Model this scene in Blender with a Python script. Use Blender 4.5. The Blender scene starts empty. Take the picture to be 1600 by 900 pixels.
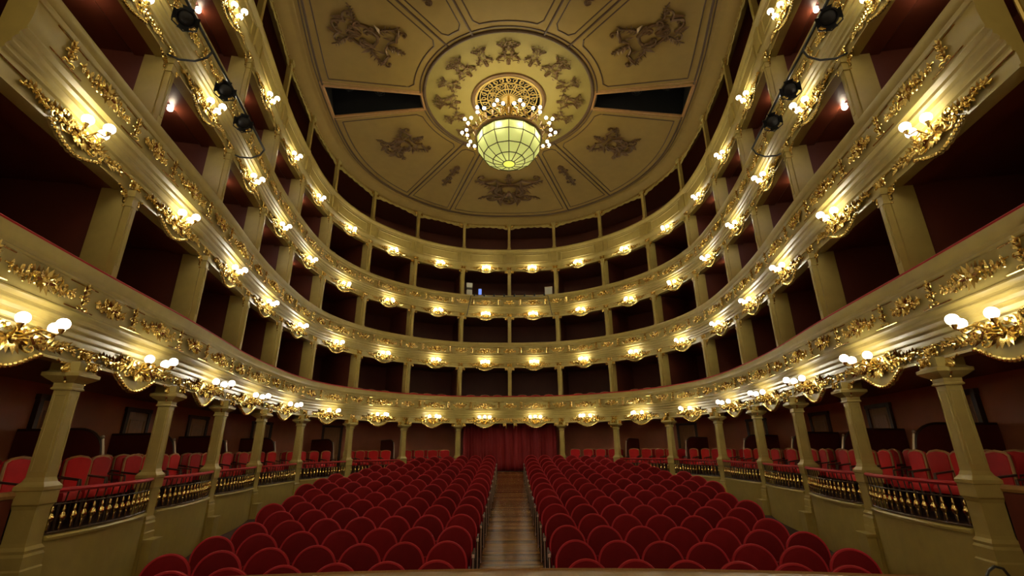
import bpy, math, random
import numpy as np
from mathutils import Vector, Matrix
PI = math.pi
scene = bpy.context.scene
COL = scene.collection
ZC = 2.15                                   # eye height above the stalls floor

# ------------------------------------------------------------------ camera
F_PX, PITCH, ROLL, YAW, CAMX = 723.37, math.radians(18.993), math.radians(-0.388), math.radians(0.385), -0.014
cam_d = bpy.data.cameras.new('camera'); cam = bpy.data.objects.new('camera', cam_d); COL.objects.link(cam)
cam_d.sensor_width = 36.0; cam_d.lens = F_PX / 1600 * 36.0; cam_d.clip_start = 0.05; cam_d.clip_end = 200
r0 = Vector((math.cos(YAW), -math.sin(YAW), 0)); h0 = Vector((math.sin(YAW), math.cos(YAW), 0))
fw = h0 * math.cos(PITCH) + Vector((0, 0, math.sin(PITCH))); up0 = r0.cross(fw)
rt = r0 * math.cos(ROLL) + up0 * math.sin(ROLL); up = up0 * math.cos(ROLL) - r0 * math.sin(ROLL)
cam.matrix_world = Matrix(((rt.x, up.x, -fw.x, CAMX), (rt.y, up.y, -fw.y, 0), (rt.z, up.z, -fw.z, ZC), (0, 0, 0, 1)))
scene.camera = cam

# ------------------------------------------------------------------ world, exposure
w = bpy.data.worlds.new('world'); scene.world = w; w.use_nodes = True
w.node_tree.nodes['Background'].inputs[0].default_value = (1.0, 0.80, 0.48, 1)
w.node_tree.nodes['Background'].inputs[1].default_value = 0.13
scene.view_settings.view_transform = 'Standard'; scene.view_settings.look = 'None'
scene.view_settings.gamma = 1.0; scene.view_settings.use_curve_mapping = False
scene.view_settings.exposure = 1.72
scene.cycles.max_bounces = 6; scene.cycles.diffuse_bounces = 3; scene.cycles.glossy_bounces = 2; scene.cycles.caustics_reflective = False; scene.cycles.caustics_refractive = False
GLOBE_W, BULB_W, BOX_W, BOWL_W = 1.9, 10.5, 0.8, 0.8     # lamp powers (W)
WARM = (1.0, 0.80, 0.38)
WARM2 = (1.0, 0.83, 0.42)

# ------------------------------------------------------------------ materials
def mat(name, col, rough=0.5, metal=0.0, noise=0.0, scale=8.0, bump=0.0, bscale=40.0, sheen=0.0, spec=0.5, stretch=None):
    m = bpy.data.materials.new(name); m.use_nodes = True
    nt = m.node_tree; b = nt.nodes['Principled BSDF']
    b.inputs['Base Color'].default_value = (*col, 1); b.inputs['Roughness'].default_value = rough
    b.inputs['Metallic'].default_value = metal
    b.inputs['Specular IOR Level'].default_value = spec
    if sheen:
        b.inputs['Sheen Weight'].default_value = sheen; b.inputs['Sheen Roughness'].default_value = 0.4
        b.inputs['Sheen Tint'].default_value = (1, 0.25, 0.25, 1)
    tc = nt.nodes.new('ShaderNodeTexCoord'); src = tc.outputs['Object']
    if stretch:
        mp = nt.nodes.new('ShaderNodeMapping'); mp.inputs['Scale'].default_value = stretch
        nt.links.new(src, mp.inputs['Vector']); src = mp.outputs['Vector']
    if noise:
        n = nt.nodes.new('ShaderNodeTexNoise'); n.inputs['Scale'].default_value = scale; n.inputs['Detail'].default_value = 4
        nt.links.new(src, n.inputs['Vector'])
        mx = nt.nodes.new('ShaderNodeMix'); mx.data_type = 'RGBA'
        mx.inputs[6].default_value = (*[c * (1 - noise) for c in col], 1); mx.inputs[7].default_value = (*[min(1, c * (1 + noise)) for c in col], 1)
        nt.links.new(n.outputs['Fac'], mx.inputs[0]); nt.links.new(mx.outputs[2], b.inputs['Base Color'])
    if bump:
        n2 = nt.nodes.new('ShaderNodeTexNoise'); n2.inputs['Scale'].default_value = bscale; n2.inputs['Detail'].default_value = 3
        nt.links.new(src, n2.inputs['Vector'])
        bp = nt.nodes.new('ShaderNodeBump'); bp.inputs['Strength'].default_value = bump; bp.inputs['Distance'].default_value = 0.02
        nt.links.new(n2.outputs['Fac'], bp.inputs['Height']); nt.links.new(bp.outputs['Normal'], b.inputs['Normal'])
    return m
def emit(name, col, s):
    m = bpy.data.materials.new(name); m.use_nodes = True; nt = m.node_tree
    nt.nodes.remove(nt.nodes['Principled BSDF'])
    e = nt.nodes.new('ShaderNodeEmission'); e.inputs[0].default_value = (*col, 1); e.inputs[1].default_value = s
    nt.links.new(e.outputs[0], nt.nodes['Material Output'].inputs[0])
    m.cycles.emission_sampling = 'NONE'      # the lamp inside each globe is sampled instead
    return m
M = {
 'cream': mat('cream_paint', (0.43, 0.325, 0.088), 0.38, noise=0.16, scale=5, bump=0.05),
 'plaster': mat('ceiling_plaster', (0.28, 0.18, 0.034), 0.7, noise=0.14, scale=3, bump=0.08),
 'plaster_ring': mat('ceiling_ring_plaster', (0.245, 0.185, 0.037), 0.7, noise=0.12, scale=3, bump=0.08),
 'moulding': mat('brown_moulding', (0.075, 0.038, 0.012), 0.5, noise=0.2),
 'relief': mat('bronze_relief', (0.13, 0.068, 0.02), 0.38, metal=0.3, noise=0.35, scale=12),
 'gold': mat('gilding', (0.78, 0.55, 0.17), 0.26, metal=0.95, noise=0.3, scale=20),
 'gilt_matte': mat('matt_gilding', (0.50, 0.35, 0.10), 0.5, metal=0.3, noise=0.2),
 'brass': mat('brass', (0.85, 0.62, 0.22), 0.22, metal=1.0),
 'iron': mat('dark_iron', (0.055, 0.018, 0.012), 0.45),
 'velvet': mat('red_velvet', (0.17, 0.004, 0.006), 0.8, noise=0.25, scale=6, sheen=0.06, spec=0.15),
 'velvet_rim': mat('red_velvet_piping', (0.47, 0.012, 0.022), 0.6, sheen=0.2, spec=0.3),
 'box_red': mat('box_chair_red', (0.50, 0.010, 0.014), 0.6, noise=0.15, sheen=0.3, spec=0.3),
 'rail_red': mat('rail_red_velvet', (0.42, 0.008, 0.014), 0.55, sheen=0.4, spec=0.3),
 'curtain': mat('curtain_red', (0.24, 0.005, 0.008), 0.7, sheen=0.4, noise=0.25, stretch=(8, 8, 0.5)),
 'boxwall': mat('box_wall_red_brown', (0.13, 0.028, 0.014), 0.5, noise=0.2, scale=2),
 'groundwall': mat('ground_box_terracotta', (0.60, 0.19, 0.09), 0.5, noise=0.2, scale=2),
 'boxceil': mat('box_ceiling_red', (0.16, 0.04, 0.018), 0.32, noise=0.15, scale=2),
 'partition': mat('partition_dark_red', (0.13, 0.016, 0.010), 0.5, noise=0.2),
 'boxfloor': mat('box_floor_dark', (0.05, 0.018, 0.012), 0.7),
 'carpet': mat('stalls_floor_dark', (0.045, 0.012, 0.008), 0.8, noise=0.2),
 'wood': mat('aisle_wood', (0.23, 0.105, 0.032), 0.2, noise=0.45, scale=6, stretch=(1, 12, 1), bump=0.1),
 'stage': mat('stage_wood', (0.34, 0.17, 0.055), 0.35, noise=0.35, scale=5, stretch=(14, 1, 1)),
 'door': mat('door_wood', (0.46, 0.21, 0.075), 0.45, noise=0.35, scale=4, stretch=(6, 6, 1)),
 'darkwood': mat('dark_wood', (0.055, 0.022, 0.012), 0.4, noise=0.2),
 'gilt_wood': mat('gilt_wood_frame', (0.42, 0.22, 0.07), 0.4, noise=0.3),
 'armtip': mat('pale_arm_tip', (0.75, 0.50, 0.40), 0.35),
 'black': mat('black_metal', (0.012, 0.012, 0.013), 0.35),
 'void': mat('attic_black', (0.006, 0.006, 0.007), 0.8),
 'white': mat('pale_metal', (0.6, 0.6, 0.55), 0.4),
 'steel': mat('pale_rod', (0.62, 0.5, 0.38), 0.3, metal=0.5),
 'frame': mat('chandelier_frame', (0.10, 0.09, 0.02), 0.4, metal=0.5),
 'globe': emit('globe_glow', (1.0, 0.93, 0.78), 9.0),
 'bulb': emit('bulb_glow', (1.0, 0.95, 0.75), 9.0),
 'screen': emit('screen_glow', (0.12, 0.2, 0.6), 0.5),
}
def glass_mat():
    m = bpy.data.materials.new('opal_green_glass'); m.use_nodes = True; nt = m.node_tree
    nt.nodes.remove(nt.nodes['Principled BSDF'])
    t = nt.nodes.new('ShaderNodeBsdfTranslucent'); t.inputs[0].default_value = (0.86, 0.90, 0.36, 1)
    g = nt.nodes.new('ShaderNodeBsdfPrincipled'); g.inputs['Base Color'].default_value = (0.6, 0.65, 0.3, 1); g.inputs['Roughness'].default_value = 0.15
    mx = nt.nodes.new('ShaderNodeMixShader'); mx.inputs[0].default_value = 0.15
    nt.links.new(t.outputs[0], mx.inputs[1]); nt.links.new(g.outputs[0], mx.inputs[2])
    nt.links.new(mx.outputs[0], nt.nodes['Material Output'].inputs[0])
    return m
M['opal'] = glass_mat()
def vary(m, amount):
    nt = m.node_tree; b = nt.nodes['Principled BSDF']; src = b.inputs['Base Color'].links[0].from_socket
    oi = nt.nodes.new('ShaderNodeObjectInfo'); mr = nt.nodes.new('ShaderNodeMapRange'); mr.inputs[3].default_value = 1 - amount; mr.inputs[4].default_value = 1 + amount
    hs = nt.nodes.new('ShaderNodeHueSaturation'); nt.links.new(oi.outputs['Random'], mr.inputs[0]); nt.links.new(mr.outputs[0], hs.inputs['Value'])
    nt.links.new(src, hs.inputs['Color']); nt.links.new(hs.outputs[0], b.inputs['Base Color'])
vary(M['wood'], 0.45); vary(M['velvet'], 0.18); vary(M['box_red'], 0.25); vary(M['stage'], 0.2)

# ------------------------------------------------------------------ mesh helpers
class MB:
    def __init__(s): s.v = []; s.f = []
    def add(s, vs, fs):
        o = len(s.v); s.v += [tuple(v) for v in vs]; s.f += [tuple(i + o for i in f) for f in fs]; return s
    def box(s, c, d, rz=0.0):
        x, y, z = d[0] / 2, d[1] / 2, d[2] / 2; ca, sa = math.cos(rz), math.sin(rz)
        vs = []
        for k in (-1, 1):
            for a, b in ((-1, -1), (1, -1), (1, 1), (-1, 1)):
                px, py = a * x, b * y
                vs.append((c[0] + ca * px - sa * py, c[1] + sa * px + ca * py, c[2] + k * z))
        return s.add(vs, [(3, 2, 1, 0), (4, 5, 6, 7), (0, 1, 5, 4), (1, 2, 6, 5), (2, 3, 7, 6), (3, 0, 4, 7)])
    def rings(s, rs, cap=True, closed_u=True, loop=False):
        n = len(rs[0]); vs = [p for r in rs for p in r]; fs = []
        m = len(rs)
        for i in range(m if loop else m - 1):
            j = (i + 1) % m
            for k in range(n if closed_u else n - 1):
                l = (k + 1) % n
                fs.append((i * n + k, i * n + l, j * n + l, j * n + k))
        if cap and closed_u and not loop:
            fs.append(tuple(range(n - 1, -1, -1))); fs.append(tuple((m - 1) * n + k for k in range(n)))
        return s.add(vs, fs)
    def tube(s, pts, r, sides=6, loop=False, flat=1.0):
        P = np.array(pts, float); n = len(P)
        R = [r] * n if np.isscalar(r) else list(r)
        T = np.gradient(P, axis=0) if not loop else (np.roll(P, -1, 0) - np.roll(P, 1, 0))
        T /= (np.linalg.norm(T, axis=1, keepdims=True) + 1e-9)
        ref = np.array([0, 0, 1.0]) if abs(T[0][2]) < 0.9 else np.array([0, 1.0, 0])
        N = np.cross(T[0], ref); N /= np.linalg.norm(N); rs = []
        for i in range(n):
            N = N - T[i] * np.dot(N, T[i]); N /= (np.linalg.norm(N) + 1e-9); B = np.cross(T[i], N)
            rs.append([P[i] + R[i] * (math.cos(a) * N + math.sin(a) * B * flat) for a in [2 * PI * k / sides for k in range(sides)]])
        return s.rings(rs, loop=loop)
    def lathe(s, prof, c=(0, 0, 0), seg=16):
        rs = [[(c[0] + r * math.cos(2 * PI * k / seg), c[1] + r * math.sin(2 * PI * k / seg), c[2] + z) for k in range(seg)] for r, z in prof]
        return s.rings(rs)
    def sphere(s, c, r, seg=10, rings=6, sz=1.0, sy=1.0):
        prof = [(max(1e-4, math.sin(PI * i / rings)), -math.cos(PI * i / rings)) for i in range(rings + 1)]
        rs = [[(c[0] + r * a * math.cos(2 * PI * k / seg), c[1] + r * sy * a * math.sin(2 * PI * k / seg), c[2] + r * b * sz) for k in range(seg)] for a, b in prof]
        return s.rings(rs)
    def prism(s, out, y0, y1):          # outline in x,z extruded along y
        n = len(out)
        vs = [(x, y0, z) for x, z in out] + [(x, y1, z) for x, z in out]
        fs = [tuple(range(n)), tuple(range(2 * n - 1, n - 1, -1))] + [(i, n + i, n + (i + 1) % n, (i + 1) % n) for i in range(n)]
        return s.add(vs, fs)
    def mesh(s, name, m, smooth=False):
        me = bpy.data.meshes.new(name); me.from_pydata(s.v, [], s.f)
        import bmesh
        b = bmesh.new(); b.from_mesh(me); bmesh.ops.recalc_face_normals(b, faces=b.faces); b.to_mesh(me); b.free()
        me.materials.append(M[m] if isinstance(m, str) else m)
        if smooth:
            me.polygons.foreach_set('use_smooth', [True] * len(me.polygons))
            try: me.set_sharp_from_angle(angle=math.radians(38))
            except Exception: pass
        me.update(); return me
def obj(name, me, parent=None, loc=(0, 0, 0), rz=0.0, rx=0.0, scale=None):
    o = bpy.data.objects.new(name, me); COL.objects.link(o); o.location = loc; o.rotation_euler = (rx, 0, rz)
    if scale is not None: o.scale = scale
    if parent is not None: o.parent = parent
    return o
def tag(o, label, cat, group=None, kind=None):
    o['label'] = label; o['category'] = cat
    if group: o['group'] = group
    if kind: o['kind'] = kind
    return o
def struct(o, label, cat='structure'):
    o['kind'] = 'structure'; o['label'] = label; o['category'] = cat; return o
def thing(name, label, cat, loc=(0, 0, 0), rz=0.0, group=None):
    return tag(obj(name, None, None, loc, rz), label, cat, group)
ORD = ['zeroth', 'first', 'second', 'third', 'fourth', 'fifth', 'sixth', 'seventh', 'eighth', 'ninth', 'tenth', 'eleventh', 'twelfth', 'thirteenth', 'fourteenth', 'fifteenth', 'sixteenth', 'seventeenth', 'eighteenth']
TIER = ['lowest', 'second', 'third', 'top']
def side(u): return 'left' if u < 0 else 'right'
def bayord(u): return ORD[9 - int(abs(u))]               # bay between columns, counted from the stage

# ------------------------------------------------------------------ horseshoe plan
KX = np.array([0, 2.33, 4.50, 6.15, 6.98, 6.96, 6.62, 6.06, 5.62, 5.16])
KY = np.array([22, 21.75, 20.52, 18.6, 16.13, 13.5, 11.0, 8.42, 6.0, 3.62])
def spline(t, y):
    n = len(t); A = np.zeros((n, n)); b = np.zeros(n)
    for i in range(1, n - 1):
        A[i, i - 1] = 1; A[i, i] = 4; A[i, i + 1] = 1; b[i] = 3 * (y[i + 1] - y[i - 1])
    A[0, 0] = 2; A[0, 1] = 1; b[0] = 3 * (y[1] - y[0]); A[-1, -1] = 2; A[-1, -2] = 1; b[-1] = 3 * (y[-1] - y[-2])
    return np.linalg.solve(A, b)
FU = np.arange(-9, 10); FX = np.concatenate([-KX[:0:-1], KX]); FY = np.concatenate([KY[:0:-1], KY])
DX, DY = spline(FU, FX), spline(FU, FY)
def herm(u, y, d):
    i = int(min(max(math.floor(u) + 9, 0), 17)); t = u + 9 - i
    return ((2*t**3-3*t**2+1)*y[i] + (t**3-2*t**2+t)*d[i] + (-2*t**3+3*t**2)*y[i+1] + (t**3-t**2)*d[i+1])
def P(u): return np.array([herm(u, FX, DX), herm(u, FY, DY)])
def NRM(u):
    a, b = P(max(u - .01, -9)), P(min(u + .01, 9)); t = (b - a) / np.linalg.norm(b - a)
    return np.array([t[1], -t[0]])                       # towards the audience
def Q(u, off, z=0.0):
    p = P(u) + off * NRM(u); return (p[0], p[1], z)
def RZ(u):
    n = NRM(u); return math.atan2(n[1], n[0]) - PI / 2   # local +y faces the audience
def baylen(u): return float(np.linalg.norm(P(math.floor(u) + 1) - P(math.floor(u))))
def urange(u0, u1, per=12):
    n = max(2, int(round((u1 - u0) * per)) + 1); return np.linspace(u0, u1, n)
def sweep(mb, prof, u0=-9, u1=9, per=12, closed=True):
    return mb.rings([[Q(u, o, z) for o, z in prof] for u in urange(u0, u1, per)], closed_u=closed, cap=closed)
ZB = [3.19, 5.71, 8.17, 10.61]                           # undersides of the balcony fronts
ZT = [4.34, 6.88, 9.26, 11.75]                           # tops of the ledges
ZCEIL0, ZCEIL = 13.17, 13.40
BOXF = 1.13                                              # floor of the ground boxes
STAGE_Z = 1.22
def floor_z(y):
    t = max(0.0, y - 5.9); return 0.02 + 0.0424 * t + 0.0016 * t * t

# ================================================================== STRUCTURE
# stalls floor and aisle planks
mb = MB(); ys = np.linspace(3.0, 21.9, 40)
mb.rings([[(-7.6, y, floor_z(y)), (7.6, y, floor_z(y)), (7.6, y, floor_z(y) - .2), (-7.6, y, floor_z(y) - .2)] for y in ys])
floor = struct(obj('floor', mb.mesh('floor', 'carpet')), 'dark raked stalls floor under the red seats', 'floor')
plank = MB().box((0, 0, 0), (1.10, 0.113, 0.02)).mesh('aisle_plank', 'wood')
y = 4.6
while y < 21.95:
    o = obj('plank', plank, floor, (0.005, y, floor_z(y) + 0.011)); o.rotation_euler = (math.atan(0.0424 + 0.0032 * max(0, y - 5.9)), 0, 0); y += 0.126

# stage with bowed front edge
mb = MB(); ap = [(x, 4.3 - 0.034 * x * x) for x in np.linspace(-4.3, 4.3, 41)]
mb.rings([[(x, -2.5, STAGE_Z), (x, yy - .05, STAGE_Z), (x, yy - .05, 0.0), (x, -2.5, 0.0)] for x, yy in ap])
stage = struct(obj('floor_stage', mb.mesh('stage', 'stage')), 'wooden stage floor with a bowed front edge', 'stage')
mb = MB(); mb.rings([[(x, yy - .06, STAGE_Z - .06), (x, yy, STAGE_Z - .05), (x, yy, STAGE_Z + .0), (x, yy - .06, STAGE_Z + .012)] for x, yy in ap])
obj('nosing', mb.mesh('stage_nosing', 'stage'), stage)

# outer wall ring
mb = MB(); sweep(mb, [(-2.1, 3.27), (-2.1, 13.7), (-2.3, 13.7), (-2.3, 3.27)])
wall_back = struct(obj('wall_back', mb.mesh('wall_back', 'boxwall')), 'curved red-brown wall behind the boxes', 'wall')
mb = MB(); sweep(mb, [(-2.1, 0.6), (-2.1, 3.27), (-2.3, 3.27), (-2.3, 0.6)])
struct(obj('wall_ground_boxes', mb.mesh('wall_ground_boxes', 'groundwall')), 'terracotta back wall of the ground boxes', 'wall')
# floors of the boxes (the ground boxes and four balconies) and their undersides
mb = MB(); sweep(mb, [(-0.19, BOXF), (-2.1, BOXF), (-2.1, BOXF - .12), (-0.19, BOXF - .12)])
struct(obj('floor_ground_boxes', mb.mesh('floor_ground_boxes', 'boxfloor')), 'dark floor of the ground boxes', 'floor')
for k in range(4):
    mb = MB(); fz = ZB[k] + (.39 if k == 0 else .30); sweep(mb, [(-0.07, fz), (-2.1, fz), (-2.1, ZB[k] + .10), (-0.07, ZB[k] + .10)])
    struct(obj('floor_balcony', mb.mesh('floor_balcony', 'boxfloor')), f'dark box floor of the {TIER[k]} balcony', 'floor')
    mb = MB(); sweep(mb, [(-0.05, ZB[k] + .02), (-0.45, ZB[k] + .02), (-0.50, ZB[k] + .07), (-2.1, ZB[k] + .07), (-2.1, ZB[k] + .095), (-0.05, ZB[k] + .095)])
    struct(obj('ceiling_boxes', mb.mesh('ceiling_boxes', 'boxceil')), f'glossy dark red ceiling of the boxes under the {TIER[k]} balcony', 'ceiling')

# proscenium piers
for s in (-1, 1):
    mb = MB(); mb.box((s * 6.45, 2.9, 6.8), (2.2, 1.40, 13.6)).box((s * 5.30, 3.0, 6.8), (.16, .5, 13.6)).box((s * 5.33, 2.45, 6.8), (.12, .3, 13.6))
    pier = struct(obj('wall_proscenium', mb.mesh('wall_proscenium', 'cream')), f'cream proscenium pier with gilt beads at the {"left" if s < 0 else "right"} edge', 'wall')
    for dx, dy in ((5.215, 3.23), (5.215, 2.78), (5.34, 3.60)):
        obj('gilt_bead', MB().tube([(s * dx, dy, z) for z in (1.2, 5, 9, 13.5)], .022, 6).mesh('gilt_bead', 'gold', True), pier)

# ================================================================== ORNAMENT MESHES (local x across, y outwards, z up)
def scroll(mb, x, z, ang, L, curl, r, y=0.0, n=13, ball=True):
    ds = L / n; pts = [(x, y, z)]; a = ang
    for i in range(n):
        t = (i + .5) / n; a += curl / n * (0.25 + 2.25 * t * t); st = ds * (1.25 - .6 * t)
        x += st * math.cos(a); z += st * math.sin(a); pts.append((x, y + .01 * math.sin(PI * t), z))
    mb.tube(pts, [r * (1.05 - .55 * i / n) for i in range(n + 1)], 5)
    if ball: mb.sphere(pts[-1], r * 1.25, 6, 4)
    return pts
def leaf(mb, x, z, ang, L, wd, y=0.0, h=0.025):
    ca, sa = math.cos(ang), math.sin(ang)
    def p(a, b, c): return (x + a * ca - b * sa, y + c, z + a * sa + b * ca)
    vs = [p(0, 0, 0), p(.45 * L, wd / 2, .3 * h), p(L, 0, h * .9), p(.45 * L, -wd / 2, .3 * h), p(.45 * L, 0, h), p(.4 * L, 0, -.01)]
    mb.add(vs, [(0, 1, 4), (1, 2, 4), (2, 3, 4), (3, 0, 4), (1, 0, 5), (2, 1, 5), (3, 2, 5), (0, 3, 5)])
def mirror(mb):
    m = MB(); m.v = list(mb.v) + [(-x, y, z) for x, y, z in mb.v]; n = len(mb.v)
    m.f = list(mb.f) + [tuple(n + i for i in reversed(f)) for f in mb.f]; return m
def garland(mb, x0, x1, z0, z1, rng, r=.022, n=9, wob=.03, lf=.11):
    pts = []
    for i in range(n * 2 + 1):
        t = i / (n * 2); pts.append((x0 + (x1 - x0) * t, .012, z0 + (z1 - z0) * t + wob * math.sin(t * n * 1.15)))
    mb.tube(pts, [r * (1.0 - .55 * i / (n * 2)) for i in range(n * 2 + 1)], 5)
    base = math.atan2(z1 - z0, x1 - x0)
    for i in range(n):
        p = pts[2 * i]; k = 1.0 - .5 * i / n
        for sgn in (1, -1):
            leaf(mb, p[0], p[2], base + sgn * (.7 + rng.random() * .5), lf * k * (.8 + .5 * rng.random()), .055 * k, .012, .035)
        mb.sphere((p[0], .03, p[2] + rng.uniform(-.02, .02)), .024 * k, 6, 4)
        if i % 2 == 0: scroll(mb, p[0], p[2], base + rng.choice((-1, 1)) * .6, .17 * k, rng.choice((-1, 1)) * 4.5, .013, .02, 8)

def cartouche_fascia(half, seed, drop=.17):
    """gilt shell under a lamp with garlands running along the fascia on both sides"""
    rng = random.Random(seed); h = MB()
    garland(h, .30, half, .02, .035, rng, .024, 10, .022, .12)
    scroll(h, .04, -.06, .2, .34, 4.6, .026, .03); scroll(h, .06, .10, -.2, .36, -4.8, .024, .03)
    scroll(h, .30, -.02, 2.6, .26, -4.4, .020, .035); scroll(h, .20, .08, 1.0, .24, -4.4, .018, .03)
    scroll(h, .02, -drop * .6, .3, .20, 4.2, .018, .03); scroll(h, .18, -.08, -.6, .2, 4.0, .016, .03)
    for i in range(5): leaf(h, .03, -.02, -1.5 + i * .42, .16, .06, .035, .05)
    for i in range(9):
        x = .03 + i * .052; zz = -drop * max(0, math.cos(x / .5 * PI / 2)) ** 1.3 - .10 + .02
        h.sphere((x, .022, zz), .026, 6, 4)
    for i in range(7):
        x = .05 + i * .06; h.sphere((x, .035, rng.uniform(-.08, .08)), .02 + .012 * rng.random(), 6, 4)
    return mirror(h)
def lace_plate(drop=.17):
    out = [(-.52, .0)] + [(x, -drop * max(0, math.cos(x / .5 * PI / 2)) ** 1.3 - .085 - .022 * abs(math.sin(x * 30))) for x in np.linspace(-.5, .5, 41)] + [(.52, .0)]
    return MB().prism(out, -.012, .012)
def spray(wd, ht, seed):
    rng = random.Random(seed); h = MB(); a = math.atan2(ht * .3, wd / 2)
    garland(h, .02, wd / 2, 0, rng.uniform(-.1, .15) * ht, rng, .017, 7, .02, .10)
    scroll(h, .02, 0, .9, ht * .95, -4.6, .017, .02); scroll(h, .03, -.02, -.8, ht * .8, 4.6, .016, .02)
    scroll(h, wd * .22, .01, .8, ht * .55, 4.2, .013, .02); scroll(h, wd * .25, -.01, -.7, ht * .5, -4.2, .013, .02)
    for i in range(5): leaf(h, .01, 0, -1.3 + i * .65, .13, .055, .02, .04)
    m = mirror(h); m.sphere((0, .03, 0), .045, 8, 5); return m
def upright_spray(ht, seed):
    rng = random.Random(seed); h = MB()
    for k in range(4):
        zz = -ht / 2 + ht * k / 4
        scroll(h, .01, zz, .6, .22, 4.6 if k % 2 else -4.6, .015, .02); leaf(h, .01, zz + .05, .9, .13, .06, .02, .04)
    m = mirror(h)
    for k in range(6): m.sphere((0, .025, -ht / 2 + ht * k / 5), .02 + .01 * rng.random(), 6, 4)
    leaf(m, 0, ht / 2 - .02, PI / 2, .12, .07, .02, .04); return m
def bracket_corner():
    m = MB()
    out = [(0, 0), (.24, 0)] + [(.24 - .24 * math.sin(t * PI / 2) + .012 * math.sin(t * 25), -.24 + .24 * math.cos(t * PI / 2)) for t in np.linspace(0.08, 1, 12)]
    m.prism(out, -.012, .012)
    scroll(m, .02, -.04, -1.2, .20, 4.4, .016, .015); scroll(m, .05, -.02, -.3, .20, -4.4, .015, .015); scroll(m, .10, -.10, 2.4, .16, 4.2, .012, .015)
    for t in np.linspace(.1, 1, 6): m.sphere((.24 - .24 * math.sin(t * PI / 2), .01, -.24 + .24 * math.cos(t * PI / 2)), .018, 6, 4)
    return m
def cap_ornament(wd=.34, seed=3):
    rng = random.Random(seed); h = MB()
    scroll(h, .02, -.05, .3, .26, 4.6, .018, .02); scroll(h, .02, .05, -.2, .26, -4.6, .018, .02)
    for i in range(5): leaf(h, .02, -.06, -.2 + i * .42, .12, .05, .02, .045)
    for i in range(4): h.sphere((.03 + i * .045, .03, .07), .02, 6, 4)
    return mirror(h)
CART = [cartouche_fascia(.92, s).mesh('gilt_cartouche', 'gold', True) for s in (1, 2, 3)]
CART_BIG = cartouche_fascia(.95, 9, .20).mesh('gilt_cartouche', 'gold', True)
PLATE = lace_plate().mesh('lace_plate', 'cream'); PLATE_BIG = lace_plate(.20).mesh('lace_plate', 'cream')
SPRAY = [spray(.95, .20, s).mesh('gilt_spray', 'gold', True) for s in (11, 12)]
SPRAY_COL = [spray(.62, .24, s).mesh('gilt_spray', 'gold', True) for s in (21, 22)]
UPR = upright_spray(.42, 31).mesh('gilt_drop', 'gold', True)
BRK = bracket_corner().mesh('gilt_bracket', 'gold', True)
CAPO = cap_ornament().mesh('gilt_capital_ornament', 'gold', True)

# ================================================================== BALCONY FRONTS
PROF = [(-.12, 0), (.06, 0), (.06, .03), (.035, .045), (.035, .20), (.075, .215), (.075, .235), (.10, .255), (.15, .285), (.22, .31), (.26, .335), (.26, .365),
        (.285, .375), (.32, .41), (.345, .46), (.35, .50), (.35, .525), (.385, .54), (.39, .555), (.385, .575), (.365, .585), (.385, .66), (.39, .75), (.385, .85), (.37, .915),
        (.40, .925), (.405, .94), (.40, .955), (.375, .965), (.375, 1.01), (.40, 1.025), (.43, 1.055), (.445, 1.09), (.45, 1.12), (.44, 1.15), (.02, 1.15), (-.06, 1.14), (-.06, .1)]
PROF4 = [(-.12, 0), (.06, 0), (.06, .03), (.035, .045), (.035, .17), (.075, .19), (.075, .215), (.12, .25), (.18, .30), (.20, .33), (.20, .37), (.17, .385), (.17, .92),
         (.20, .935), (.20, .96), (.18, .975), (.22, 1.02), (.28, 1.07), (.29, 1.12), (.27, 1.15), (.02, 1.15), (-.06, 1.14), (-.06, .1)]
fronts = []
def shal(o): return o if o <= .035 else .035 + (o - .035) * .48
PROF = [(-.12, 0), (.06, 0), (.06, .03), (.035, .045), (.035, .20), (.062, .205), (.062, .235), (.048, .24), (.055, .275), (.088, .29), (.088, .305), (.074, .31), (.085, .35), (.122, .372), (.122, .388), (.108, .393),
        (.122, .435), (.158, .458), (.16, .475), (.148, .48), (.152, .51), (.185, .53), (.203, .545), (.203, .562), (.19, .575)] + [(shal(o), z) for o, z in PROF if z > .58] + [(-.06, .1)]; PO = shal(.392); PB = shal(.385)
PROF4 = [(o if o <= .035 else .035 + (o - .035) * .62, z) for o, z in PROF4]; P4O = .035 + (.17 - .035) * .62
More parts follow.
